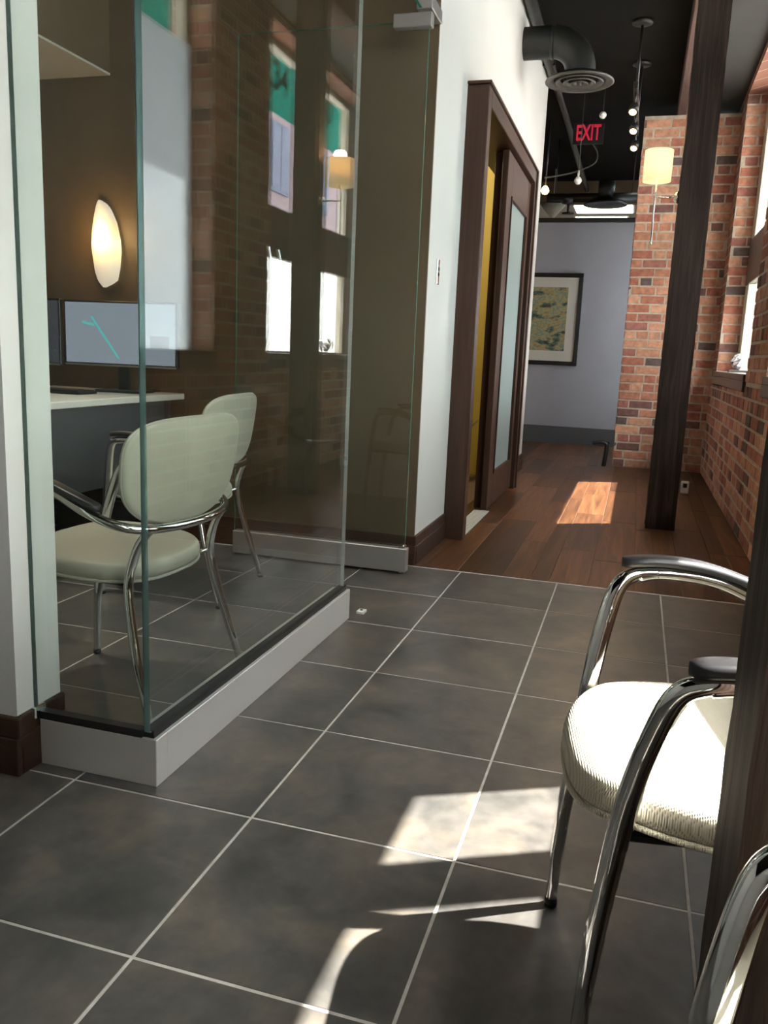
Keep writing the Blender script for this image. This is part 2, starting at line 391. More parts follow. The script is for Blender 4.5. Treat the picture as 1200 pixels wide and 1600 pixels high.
# ------------------------------------------------------------------ floors
fl = MB().box(-3.6, 1.75, -3.6, YW, -0.08, -0.0010).build('floor', M['grout']); structure(fl)
h = T/2-0.0031
tm = MB().bbox(-h, h, -h, h, -0.02, 0.0, 0.0007).build('tile', M['tile']); tile_me = tm.data; bpy.data.objects.remove(tm)
for i in range(-8, 4):
    for j in range(-7, 6):
        cx, cy = (i+0.5)*T, (j+0.5)*T
        if cx > XR+0.1: continue
        link('tile', tile_me, fl, (cx, cy, random.uniform(-0.0004, 0.0004)), (0, 0, random.choice((0, 1, 2, 3))*math.pi/2))
fw = MB().box(-3.6, 1.75, YW, 15.0, -0.08, -0.004).build('floor_wood', M['plank_bed']); structure(fw)
edges = [-1.62, -1.44, -1.31, -1.22, -1.04, -0.91, -0.73, -0.64, -0.51, -0.33, -0.20, -0.02, 0.198, 0.33, 0.419, 0.598, 0.806, 0.895, 1.02, 1.20, 1.29, 1.42]
for a, b in zip(edges[:-1], edges[1:]):
    y = YW; first = True
    while y < 9.55:
        ln = random.uniform(0.5, 1.5) if first else random.uniform(0.9, 1.7); first = False
        y1 = min(y+ln, 9.6)
        if b > -0.28 or y1 > 6.7:
            hx, hy = (b-a)/2-0.0013, (y1-y)/2-0.0012
            o = MB().bbox(-hx, hx, -hy, hy, -0.015, 0, 0.0016).build('plank', M['plank'], fw)
            o.location = ((a+b)/2, (y+y1)/2, random.uniform(-0.0006, 0.0006))
        y = y1

# ------------------------------------------------------------------ walls and ceilings
def swall(name, boxes, mat, parent=None):
    b = MB()
    for q in boxes: b.box(*q)
    o = b.build(name, mat, parent); structure(o); return o
# white corridor wall with the sliding-door opening (y 3.53 - 4.55)
swall('wall_left', [(XL-0.14, XL, 2.81, 3.53, 0, CZ), (XL-0.14, XL, 5.50, 6.76, 0, CZ), (XL-0.14, XL, 3.53, 5.50, 2.32, CZ)], M['white'])
# olive-brown wall at the back of the glazed office
swall('wall_office_back', [(-3.6, XL-0.001, 2.798, 2.81, 0, CZ)], M['brown'])
swall('wall_office_side', [(-3.6, -3.5, 0.5, 2.80, 0, CZ)], M['brown'])
# white wall end at the left edge of the photo
swall('wall_entry', [(-3.6, -0.600, 0.44, 0.595, 0, CZ)], M['white_end_lit'])
swall('wall_rear', [(-3.6, 1.75, -3.6, -3.5, 0, CZ), (-3.6, -3.5, -3.5, 0.44, 0, CZ)], M['white'])
# header above the office glass, and the low soffit inside the office
swall('wall_glass_header', [(GX-0.06, GX+0.06, 0.44, 2.80, 2.98, CZ)], M['white'])
swall('ceiling_office_soffit', [(-3.5, -1.93, 0.595, 2.797, 2.325, 2.335)], M['lightceil'])
swall('wall_office_fascia', [(-1.95, -1.93, 0.595, 2.797, 2.335, CZ)], M['brown'])
swall('ceiling', [(-3.6, 1.06, -3.6, 11.4, CZ, CZ+0.1)], M['ceil'])
swall('ceiling_window_bay', [(1.06, 1.75, -3.6, 9.0, CZ-0.07, CZ+0.1)], M['bayceil'])
# ochre room seen through the sliding door
swall('wall_ochre_room', [(-2.6, XL-0.142, 6.10, 6.18, 0, CZ), (-2.6, -2.5, 2.9, 6.1, 0, CZ)], M['yellow'])
# lilac-grey wall at the end of the corridor with dark cap and base
wf = swall('wall_far', [(-2.6, 1.44, 9.50, 9.62, 0, 2.64)], M['grey'])
MB().box(-2.6, 1.45, 9.47, 9.65, 2.64, 2.69).build('cap', M['blk'], wf)
structure(MB().box(-2.6, 1.45, 9.485, 9.50, 0, 0.21).build('baseboard_far', M['greybase']))
swall('wall_corridor_side', [(-2.7, -2.6, 6.1, 14.6, 0, CZ)], M['grey'])
# room beyond, above the end wall
swall('wall_beyond', [(-2.6, 1.75, 14.5, 14.6, 0, CZ)], M['lightceil'])
swall('ceiling_beyond', [(-2.6, 1.75, 11.4, 14.6, 3.32, 3.42)], M['lightceil'])
swall('wall_right_beyond', [(1.45, 1.75, 7.9, 8.05, 0, CZ), (1.45, 1.75, 9.35, 14.6, 0, CZ), (1.45, 1.75, 8.05, 9.35, 0, 0.6), (1.45, 1.75, 8.05, 9.35, 3.0, CZ)], M['grey'])
w4 = empty('window_added'); structure(w4)  # unseen window added behind the pier to bring daylight to the end wall
MB().box(1.66, 1.666, 8.05, 9.35, 0.6, 3.0).build('pane', M['winglass'], w4); MB().box(1.62, 1.623, 8.05, 9.35, 0.6, 3.0).build('blind', M['shade_cloth'], w4)  # blind added here to keep direct sun off the planks
swall('trim_1', [(-2.6, 1.45, 11.28, 11.4, 3.16, CZ)], M['brown'])

# ------------------------------------------------------------------ brick: pieces on mortar beds
BL, BH, BJ = 0.2135, 0.069, 0.0145
brick_meshes = {}
def brick_mesh(length):
    k = round(length, 3)
    if k not in brick_meshes:
        b = MB().bbox(-length/2, length/2, -0.0045, 0.02, -BH/2, BH/2, 0.003); rng = random.Random(k)
        b.v = [(x+rng.uniform(-.0022, .0022), y+rng.uniform(-.001, .001), z+rng.uniform(-.0022, .0022)) for x, y, z in b.v]
        o = b.build('brick', M['brick']); brick_meshes[k] = o.data; bpy.data.objects.remove(o)
    return brick_meshes[k]
def lay_bricks(parent, origin, rz, width, z0, z1, headers=True, limit=300, skip=None):
    """bricks on a vertical face: origin = lower left of the face, local +x along the face, the face looks to local -y"""
    n = 0; row = 0; z = z0+BH/2+0.006; ca, sa = math.cos(rz), math.sin(rz)
    while z+BH/2 <= z1+0.01:
        x = 0.0
        off = [0, -0.5, 0, -0.5][row % 4]*BL + random.uniform(-0.03, 0.03)
        header_row = headers and row % 6 == 3
        x = off
        while x < width-0.02:
            L = 0.1 if (header_row or random.random() < 0.06) else BL
            a, b = max(x, 0.0), min(x+L, width)
            if b-a > 0.03 and n < limit:
                cx = (a+b)/2
                if not (skip and skip(cx, z)):
                    o = link('brick', brick_mesh(round((b-a)/0.02)*0.02-0.001 if (b-a) < L-1e-4 else L), parent,
                             (origin[0]+ca*cx, origin[1]+sa*cx, z), (random.uniform(-.01, .01), random.uniform(-.012, .012), rz+random.uniform(-.006, .006)))
                    pr = random.uniform(-0.002, 0.0025)
                    o.location.x += sa*pr; o.location.y -= ca*pr
                    n += 1
            x += L+BJ
        z += BH+BJ; row += 1
    return n
# pier across the end of the window bay (faces the camera)
pier = MB().box(0.57, XR+0.3, 7.52, 7.90, 0, 3.28).build('wall_brick_pier', M['mortar']); structure(pier)
lay_bricks(pier, (0.57, 7.52), 0, XR-0.57+0.005, 0, 3.28, limit=300)
lay_bricks(pier, (0.57, 7.90), -math.pi/2, 0.38, 0, 3.28, limit=110)
# right wall: below the far window (bricks), elsewhere brickwork
wr = MB()
wr.box(XR, XR+0.29, -3.6, 7.9, 0, 0.955)
for a, b in ((-3.6, -1.6), (1.43, 2.0), (3.94, 4.80), (7.12, 7.9)): wr.box(XR, XR+0.29, a, b, 0.955, 3.32)
wr.box(XR, XR+0.29, -3.6, 7.9, 3.32, CZ)
wr = wr.build('wall_right', [M['brickwork']]); structure(wr)
wb = MB().box(XR-0.006, XR, 3.62, 7.518, 0, 0.93).build('mortar_bed', M['mortar'], wr)
lay_bricks(wr, (XR-0.006, 7.515), -math.pi/2, 3.89, 0, 0.93, limit=300)
pw = MB().box(XR-0.006, XR, 3.94, 4.80, 0.93, 3.1).build('mortar_bed', M['mortar'], wr)
wj = MB().box(XR, XR+0.29, 7.119, 7.122, 0.98, 3.39).build('wall_window_jamb', M['mortar']); structure(wj)
lay_bricks(wj, (XR, 7.118), 0, 0.285, 0.985, 3.36, limit=150)
wq = MB().box(XR, XR+0.29, 3.939, 3.942, 0.98, 3.32).build('wall_window_jamb', M['mortar']); structure(wq)
lay_bricks(wq, (XR, 3.938), 0, 0.285, 0.985, 3.14, limit=150)
lay_bricks(wq, (XR-0.006, 4.80), -math.pi/2, 0.86, 0.93, 3.1, limit=150)

# ------------------------------------------------------------------ baseboards
def baseboard(name, x0, x1, y0, y1, face, hgt=0.145, t=0.016):
    """two-step dark baseboard; face = side that shows: +x, -x, +y, -y"""
    b = MB(); sx, sy = {'+x': (1, 0), '-x': (-1, 0), '+y': (0, 1), '-y': (0, -1)}[face]
    def q(t, z0, z1):
        b.bbox(x0+(min(sx*t, 0) if sx else 0), x1+(max(sx*t, 0) if sx else 0), y0+(min(sy*t, 0) if sy else 0), y1+(max(sy*t, 0) if sy else 0), z0, z1, 0.003)
    q(t, 0.0, hgt*0.66); q(t*0.7, hgt*0.66, hgt)
    o = b.build(name, M['stain_h'] if sx else M['stain_x']); structure(o)
baseboard('baseboard_left', XL-0.005, XL, 2.80, 3.45, '+x')
baseboard('baseboard_left_end', XL-0.005, XL, 5.58, 6.76, '+x')
baseboard('baseboard_office', -3.5, XL+0.012, 2.795, 2.80, '-y')
baseboard('baseboard_entry', -3.5, -0.600+0.016, 0.435, 0.44, '-y')
baseboard('baseboard_entry_end', -0.605, -0.600, 0.43, 0.60, '+x')

# ------------------------------------------------------------------ windows of the right wall
def window(name, y0, y1, mullions, spandrel=True, blind=None, far_stile=0.05):
    w = empty(name, (0, 0, 0)); structure(w)
    xg = 1.60
    fr = MB()
    for a, b in ((y0, y0+0.05), (y1-far_stile, y1)): fr.bbox(xg-0.03, xg+0.05, a, b, 0.985, 3.32, 0.004)
    fr.bbox(xg-0.03, xg+0.05, y0+0.05, y1-0.05, 0.985, 1.0, 0.003); fr.bbox(xg-0.03, xg+0.05, y0+0.05, y1-0.05, 3.27, 3.32, 0.004)
    fr.build('window_frame', M['cream'], w)
    for c, wd in mullions: MB().bbox(xg-0.03, xg+0.05, c-wd/2, c+wd/2, 1.0, 3.27, 0.004).build('mullion', M['cream'], w)
    if spandrel:
        MB().bbox(xg-0.04, xg+0.03, y0+0.05, y1-0.05, 1.735, 2.12, 0.006).build('transom', M['sill'], w)
    MB().box(xg+0.004, xg+0.010, y0+0.05, y1-0.05, 1.0, 1.735).build('pane', M['winglass'], w)
    MB().box(xg+0.004, xg+0.010, y0+0.05, y1-0.05, 1.735 if not spandrel else 2.12, 3.27).build('pane', M['winglass'], w)
    MB().bbox(XR-0.028, XR+0.29, y0, y1, 0.94, 0.985, 0.004).build('window_sill', M['sill'], w)
    MB().bbox(XR-0.028, XR-0.003, y0, y1, 0.87, 0.94, 0.004).build('sill_apron', M['sill'], w)
    if blind: MB().box(xg-0.045, xg-0.042, y0+0.02, y1-0.02, 0.99, blind).build('blind', M['shade_cloth'], w)
window('window_1', -1.6, 1.43, [(1.0, 0.13), (-0.3, 0.10)])
window('window_2', 2.0, 3.94, [(2.95, 0.05)], spandrel=False, blind=2.84)
window('window_3', 4.80, 7.12, [], far_stile=0.22)

# ------------------------------------------------------------------ sliding door in its casing on the white wall
d = empty('door_1', (0, 0, 0)); structure(d)
XC = -0.135
MB().bbox(XL-0.14, XC, 3.455, 3.545, 0, 2.40, 0.004).build('casing', M['stain'], d)
MB().bbox(XL, XC, 5.49, 5.575, 0, 2.40, 0.004).build('casing', M['stain'], d)
MB().bbox(XL-0.14, XC, 3.545, 5.49, 2.31, 2.40, 0.004).build('casing', M['stain_h'], d)
MB().bbox(XL, XC+0.012, 3.44, 5.59, 2.40, 2.415, 0.003).build('casing_moulding', M['stain_h'], d)
MB().bbox(XL, XC+0.012, 5.545, 5.59, 0, 2.40, 0.003).build('casing_moulding', M['stain'], d)
leaf = empty('door_leaf'); leaf.parent = d
xa, xb = -0.205, -0.165
MB().bbox(xa, xb, 4.40, 4.60, 0.012, 2.30, 0.003).build('stile', M['stain'], leaf)
MB().bbox(xa, xb, 5.33, 5.485, 0.012, 2.30, 0.003).build('stile', M['stain'], leaf)
MB().bbox(xa, xb, 4.60, 5.33, 0.012, 0.25, 0.003).build('rail', M['stain_h'], leaf)
MB().bbox(xa, xb, 4.60, 5.33, 2.04, 2.30, 0.003).build('rail', M['stain_h'], leaf)
MB().box(xa+0.014, xb-0.012, 4.60, 5.33, 0.25, 2.04).build('frosted_pane', M['frost'], leaf)
for a, b, z0, z1 in ((4.585, 4.60, 0.235, 2.055), (5.33, 5.345, 0.235, 2.055), (4.60, 5.33, 0.235, 0.25), (4.60, 5.33, 2.04, 2.055)):
    MB().box(xb-0.003, xb+0.008, a, b, z0, z1).build('glazing_bead', M['stain'], leaf)
MB().bbox(-0.272, -0.212, 4.52, 4.60, 0.0, 2.31, 0.003).build('inner_jamb', M['stain'], d)
th = empty('threshold_grille'); th.parent = d
MB().box(-0.245, -0.14, 3.56, 4.39, 0.0, 0.004).build('frame', M['blk'], th)
for k in range(9): MB().bbox(-0.243+k*0.0118, -0.237+k*0.0118, 3.56, 4.39, 0.003, 0.010, 0.001).build('bar', M['steel'], th)

# ------------------------------------------------------------------ glass office front
def pane(parent, name, x0, x1, y0, y1, z0, z1, along):
    """sheet with green edges: big faces clear, the four narrow sides edge-green"""
    b = MB().box(x0, x1, y0, y1, z0, z1)
    big = (3, 5) if along == 'y' else (2, 4)
    for k in range(6): b.m[k] = 0 if k in big else 1
    if name == 'long_pane': b.m[2] = 2
    return b.build(name, [M['glass'], M['edge2'] if name == 'long_pane' else M['edge3'] if name == 'corner_pane' else M['edge'], M['edge3']], parent)
gp = empty('glass_partition', (GX, 1.15, 0), label='frameless clear glass corner of the office on a brushed steel plinth', cat='partition')
gp.location = (0, 0, 0)
pane(gp, 'long_pane', GX-0.007, GX+0.007, GY-0.0075, 1.84, 0.135, 2.98, 'y')
pane(gp, 'corner_pane', -0.600, GX-0.010, GY-0.0075, GY+0.0075, 0.135, 2.98, 'x')
b = MB(); b.bbox(-0.335, -0.262, 0.546, 1.872, 0, 0.118, 0.0015)
b.build('plinth', M['steel'], gp)
MB().bbox(-0.584, -0.262, 0.497, 0.546, 0, 0.118, 0.0015).build('plinth', M['steel'], gp)
MB().box(GX-0.016, GX+0.012, 0.505, 1.86, 0.118, 0.137).build('gasket', M['gasket'], gp)
MB().box(-0.584, GX-0.016, GY-0.008, GY+0.016, 0.118, 0.137).build('gasket', M['gasket'], gp)
MB().box(GX-0.0098, GX-0.0072, GY-0.0065, GY+0.0065, 0.137, 2.98).build('silicone_joint', M['sealant'], gp)
MB().bbox(-0.597, -0.585, GY-0.02, GY+0.02, 0.119, 0.15, 0.003).build('clip', M['chrome'], gp)

gd = empty('glass_door', label='clear glass office door standing open with steel bottom rail and bowed handle', cat='door')
pane(gd, 'door_pane', -1.13, -0.245, 2.604, 2.616, 0.115, 2.40, 'x')
MB().bbox(-1.13, -0.232, 2.585, 2.635, 0.012, 0.125, 0.003).build('bottom_rail', M['steel_dull'], gd)
MB().bbox(-0.40, -0.232, 2.588, 2.632, 2.375, 2.43, 0.003).build('top_patch', M['steel_dull'], gd)
MB().lathe([(0, 0), (0.016, 0), (0.016, 0.014), (0, 0.014)], 16, (-0.262, 2.61, 0.0)).build('pivot', M['chrome'], gd)
MB().bbox(-0.275, -0.245, 2.59, 2.63, 0.125, 0.14, 0.003).build('clip', M['chrome'], gd)
for side in (-1, 1):
    yy = 2.61+side*0.055
    hb = smooth_path([(-0.945, yy-side*0.0, 1.005), (-0.925, yy, 1.12), (-0.915, yy, 1.245), (-0.925, yy, 1.37), (-0.945, yy, 1.485)], 8)
    hd = MB().tube(hb, 0.011, 12).build('handle', M['chrome'], gd)
    for z, x in ((1.06, -0.934), (1.43, -0.934)):
        MB().tube([(x, 2.61+side*0.006, z), (x, yy, z)], 0.008, 10).build('standoff', M['chrome'], hd)
tp = empty('glass_transom', label='fixed glass panel above and beside the open glass door', cat='glass panel')
pane(tp, 'transom_pane', GX-0.006, GX+0.006, 1.86, 2.78, 2.45, 2.98, 'y')
MB().bbox(GX-0.02, GX+0.05, 2.60, 2.78, 2.445, 2.50, 0.003).build('transom_patch', M['steel_dull'], tp)
fs = MB(); fs.bbox(-0.255, -0.223, 1.935, 1.975, 0, 0.012, 0.002)
fs = fs.build('floor_bracket', M['whitep']); tag(fs, 'small white floor bracket at the end of the steel plinth', 'bracket')
MB().lathe([(0, 0.0122), (0.006, 0.0122), (0.006, 0.014), (0, 0.014)], 10, (-0.239, 1.955, 0)).build('screw_hole', M['gasket'], fs)

# ------------------------------------------------------------------ chairs (front = local +y)
def cushion(outline, thick, warp=None, rings=9, seg=64, puff=0.4, edge=0.5):
    """pillow solid: outline(th) -> (x, y); warp maps (x, y, z) -> point"""
    V = []; F = []
    prof = []
    for i in range(rings+1):
        r = i/rings; prof.append((r*0.94, thick/2*(1-puff*r**3)))
    zt = prof[-1][1]
    for k in range(1, 7):
        a = k/7*math.pi; prof.append((0.94+0.06*math.sin(a), zt*math.cos(a)))
    for i in range(rings, -1, -1):
        r = i/rings; prof.append((r*0.94, -thick/2*(1-puff*r**3)))
    n = len(prof)
    for r, z in prof:
        for k in range(seg):
            x, y = outline(2*math.pi*k/seg); p = (x*r, y*r, z); V.append(warp(*p) if warp else p)
    for i in range(n-1):
        for k in range(seg):
            l = (k+1) % seg; F.append((i*seg+k, i*seg+l, (i+1)*seg+l, (i+1)*seg+k))
    b = MB(); b.add(V, [f[::-1] for f in F], 0, True); return b
def superell(a, b, n):
    def f(th):
        c, s = math.cos(th), math.sin(th)
        return a*math.copysign(abs(c)**(2/n), c), b*math.copysign(abs(s)**(2/n), s)
    return f
def make_chair(label, group, fabric, pads):
    root = empty('armchair', label=label, cat='chair', group=group)
    # seat
    def so(th):
        x, y = superell(0.245, 0.235, 2.9)(th)
        return x*(1-0.10*max(0, y)/0.235), y-0.005
    def sw(x, y, z):
        zz = 0.435+z+0.012*(y/0.24) - (0.03*max(0, (y-0.14)/0.1)**2 if y > 0.14 else 0) - 0.010*(1-min(1, (x/0.25)**2))
        return (x, y, zz)
    st = cushion(so, 0.075, sw, puff=0.35).build('seat', fabric, root)
    pip = [sw(*[q*0.985 for q in so(2*math.pi*k/64)], -0.024) for k in range(64)]
    MB().tube(pip, 0.005, 6, closed=True).build('seat_piping', fabric, st)
    MB().bbox(-0.19, 0.19, -0.20, 0.16, 0.385, 0.400, 0.004).build('seat_pan', M['plastic'], root)
    # backrest
    def bo(th):
        x, z = superell(0.285, 0.142, 3.8)(th)
        if z < 0: x, z = superell(0.285, 0.152, 2.5)(th)
        x *= (1+0.05*z/0.145)
        return x, z
    def bw(x, z, t):
        y = -0.290 - 0.14*z + 0.40*x*x + t
        return (x, y, 0.694+z)
    cushion(bo, 0.042, bw, puff=0.45).build('backrest', fabric, root)
    seam = [bw(*[q*0.99 for q in bo(2*math.pi*k/64)], 0.0) for k in range(64)]
    MB().tube(seam, 0.004, 6, closed=True).build('back_piping', fabric, root)
    # continuous hoop: arm, round the back, other arm
    half = [(0.262, 0.095, 0.645), (0.270, 0.045, 0.652), (0.278, -0.05, 0.640), (0.280, -0.14, 0.602), (0.262, -0.215, 0.570), (0.215, -0.268, 0.553), (0.12, -0.300, 0.547), (0.0, -0.312, 0.546)]
    pts = half + [(-x, y, z) for x, y, z in reversed(half[:-1])]
    MB().tube(smooth_path(pts, 6), 0.0125, 14).build('arm_hoop', M['chrome'], root)
    for s in (-1, 1):
        leg = [(0.205, 0.205, 0.010, .0105), (0.204, 0.199, 0.15, .0125), (0.205, 0.187, 0.30, .0150), (0.214, 0.170, 0.45, .0165), (0.232, 0.152, 0.55, .0165), (0.250, 0.130, 0.625, .0155), (0.262, 0.098, 0.648, .0135), (0.268, 0.06, 0.652, .0125)]
        q = smooth_path([(s*x, y, z, r) for x, y, z, r in leg], 8)
        MB().tube([p[:3] for p in q], [p[3] for p in q], 16).build('front_leg', M['chrome'], root)
        rear = [(0.19, -0.278, 0.548, .0115), (0.195, -0.245, 0.50, .0125), (0.204, -0.222, 0.42, .0135), (0.215, -0.228, 0.34, .0135), (0.232, -0.262, 0.20, .0130), (0.25, -0.318, 0.010, .0105)]
        q = smooth_path([(s*x, y, z, r) for x, y, z, r in rear], 8)
        MB().tube([p[:3] for p in q], [p[3] for p in q], 14).build('rear_leg', M['chrome'], root)
        for x, y in ((0.205, 0.205), (0.25, -0.319)):
            MB().lathe([(0, 0), (0.012, 0), (0.013, 0.006), (0.012, 0.014), (0, 0.014)], 14, (s*x, y, 0)).build('foot', M['pad'], root)
        MB().tube([(s*0.205, 0.178, 0.40), (s*0.15, 0.13, 0.395)], 0.008, 8).build('bracket', M['chrome'], root)
        MB().tube([(s*0.204, -0.222, 0.41), (s*0.17, -0.19, 0.395)], 0.008, 8).build('bracket', M['chrome'], root)
        if pads:
            # flat rounded pad that follows the arm
            V = []; F = []; nseg = 22; rings = []
            line = smooth_path([(0.266, 0.125, 0.668), (0.270, 0.06, 0.674), (0.279, -0.03, 0.664), (0.284, -0.12, 0.636), (0.275, -0.19, 0.607)], 8)
            n = len(line); b = MB()
            prof = []
            for i, p in enumerate(line):
                u = i/(n-1); wdt = 0.024*math.sqrt(max(0.0, 1-max(0, (0.16-u)/0.16)**2)) if u < 0.16 else 0.024*(1-0.25*(u-0.16))
                if u > 0.92: wdt *= math.sqrt(max(0.02, 1-((u-0.92)/0.08)**2))
                prof.append((p, max(wdt, 0.0015)))
            for p, wd in prof:
                x, y, z = p
                for dx, dz in ((-wd, 0.0), (-wd*0.9, 0.0075), (-wd*0.55, 0.0100), (0, 0.0105), (wd*0.55, 0.0100), (wd*0.9, 0.0075), (wd, 0.0), (wd*0.9, -0.006), (0, -0.008), (-wd*0.9, -0.006)):
                    V.append((s*(x+dx), y, z+dz))
            for i in range(n-1):
                for k in range(10):
                    l = (k+1) % 10; f = (i*10+k, i*10+l, (i+1)*10+l, (i+1)*10+k); F.append(f if s < 0 else f[::-1])
            F.append(tuple(range(10)) if s > 0 else tuple(reversed(range(10)))); F.append(tuple((n-1)*10+k for k in range(10)))
            b.add(V, F, 0, True); b.build('arm_pad', M['pad'], root)
    return root
def place(o, x, y, rot):
    o.location = (x, y, 0); o.rotation_euler = (0, 0, R(90+rot)); return o
G1, G2 = 'sage guest chairs in the glazed office', 'cream waiting chairs along the windows'
oc = make_chair('sage green guest chair with chrome frame just inside the glass corner', G1, M['sage'], True)
place(oc, -0.715, 0.968, -2)
o2 = copy_tree(oc); o2['label'] = 'sage green guest chair farther back in the office near the desk end'; place(o2, -1.12, 1.99, 6)
wc = make_chair('cream woven waiting chair with sunlit seat behind the dark timber post', G2, M['cream_weave'], True)
place(wc, 0.9, 0.22, 9.5)
w2 = copy_tree(wc); w2['label'] = 'cream waiting chair at the lower right corner, chrome arm in front of the timber post'; place(w2, 1.01, -0.652, 4)

# ------------------------------------------------------------------ timber posts and beam
def post(x0, x1, y0, y1, z1, label, seed):
    """rough-sawn post: subdivided, slightly wandering faces"""
    rng = random.Random(seed); b = MB(); nz = 60
    V = []; F = []; ring = []
    per = []
    k = 5
    for i in range(k): per.append((x0+(x1-x0)*i/k, y0))
    for i in range(k): per.append((x1, y0+(y1-y0)*i/k))
    for i in range(k): per.append((x1-(x1-x0)*i/k, y1))
    for i in range(k): per.append((x0, y1-(y1-y0)*i/k))
    m_ = len(per); offs = [rng.uniform(-.0015, .0015) for _ in range(m_)]
    for j in range(nz+1):
        z = z1*j/nz
        for i, (x, y) in enumerate(per):
            c = 0.004 if i % k == 0 else 0.0
            dx, dy = (x-(x0+x1)/2), (y-(y0+y1)/2)
            w = rng.uniform(-.0006, .0006)+offs[i]-c*rng.uniform(.5, 1.2)
            V.append((x+math.copysign(w, dx)*(1 if w > 0 else 1) if abs(dx) > 1e-6 else x, y+math.copysign(1, dy)*w if abs(dy) > 1e-6 else y, z))
    for j in range(nz):
        for i in range(m_):
            l = (i+1) % m_; F.append((j*m_+i, j*m_+l, (j+1)*m_+l, (j+1)*m_+i))
    F.append(tuple(nz*m_+i for i in range(m_))); F.append(tuple(reversed(range(m_))))
    b.add(V, F); o = b.build('timber_post', M['timber'])
    return tag(o, label, 'post', 'old timber posts')
post(0.866, 1.036, 4.345, 4.515, 3.28, 'dark rough timber post standing on the plank floor with the drum lamp', 3)
post(0.866, 1.036, -0.303, -0.133, 3.28, 'near dark timber post with worn edge at the right edge of the photo', 5)
bmb = MB().bbox(0.85, 1.058, -3.5, 7.9, 3.28, CZ+0.02, 0.008).build('trim_2', M['beam']); structure(bmb)

# drum lamp on the far post
lp = empty('wall_lamp', (0.728, 4.43, 2.0), label='lit cream drum shade on a thin chrome rod fixed to the timber post', cat='lamp')
MB().lathe([(0.082, -0.088), (0.082, 0.088), (0.0795, 0.088), (0.0795, -0.088)], 40, (0, 0, 0.188), closed=True).build('lamp_shade', translucent_mat('lit_shade', (0.75, 0.66, 0.46), (0.9, 0.75, 0.45), 0.5, (1.0, 0.86, 0.58), 0.38), lp)
MB().tube([(0, 0, -0.25), (0, 0, 0.20)], 0.0055, 10).build('rod', M['chrome'], lp)
MB().lathe([(0, -0.262), (0.008, -0.258), (0.009, -0.25), (0.0055, -0.242)], 12).build('finial', M['chrome'], lp)
MB().tube([(0, 0, 0.01), (0.115, 0, 0.01)], 0.005, 10).build('arm', M['chrome'], lp)
MB().lathe([(0, 0.108), (0.020, 0.108), (0.034, 0.122), (0.036, 0.1355), (0, 0.1355)], 24, (0, 0, 0.01), axis='x').build('wall_plate', M['chrome'], lp)
MB().lathe([(0, 0.18), (0.014, 0.185), (0.024, 0.215), (0.016, 0.245), (0, 0.25)], 16).build('bulb', M['bulb'], lp)
ll = bpy.data.lights.new('drum_lamp_light', 'POINT'); ll.energy = 5; ll.color = (1.0, 0.72, 0.40); ll.shadow_soft_size = 0.03
lo = bpy.data.objects.new('drum_lamp_light', ll); COL.objects.link(lo); lo.location = (0.728, 4.43, 2.30)

# ------------------------------------------------------------------ office furniture
dk = empty('desk', label='office desk with white top and dark panels behind the sage chairs', cat='desk')
MB().bbox(-2.30, -1.50, 1.25, 2.765, 0.745, 0.775, 0.003).build('desktop', M['laminate'], dk)
MB().bbox(-1.60, -1.575, 1.32, 2.70, 0.36, 0.743, 0.003).build('modesty_panel', M['deskgrey'], dk)
MB().bbox(-2.25, -1.56, 2.70, 2.735, 0, 0.743, 0.003).build('end_panel', M['deskdark'], dk)
MB().bbox(-2.25, -1.56, 1.28, 1.315, 0, 0.743, 0.003).build('end_panel', M['deskdark'], dk)
def monitor(label, x, y, rz, w, hgt, z0, screen):
    o = empty('monitor', (x, y, 0.776), rz, label, 'monitor', 'desk monitors')
    za, zb = z0-0.776, z0-0.776+hgt
    MB().bbox(-w/2, w/2, 0.0, 0.03, za, zb, 0.004).build('housing', M['plastic'], o)
    MB().box(-w/2+0.010, w/2-0.010, -0.0015, 0.001, za+0.014, zb-0.010).build('screen', screen, o)
    MB().box(-w/2+0.004, w/2-0.004, -0.003, 0.0, za, za+0.009).build('bezel_strip', M['chrome'], o)
    MB().bbox(-0.03, 0.03, 0.03, 0.05, 0.01, zb-hgt*0.4, 0.003).build('stand_neck', M['plastic'], o)
    MB().bbox(-0.12, 0.12, -0.04, 0.12, 0.0, 0.012, 0.003).build('stand_foot', M['plastic'], o)
    return o
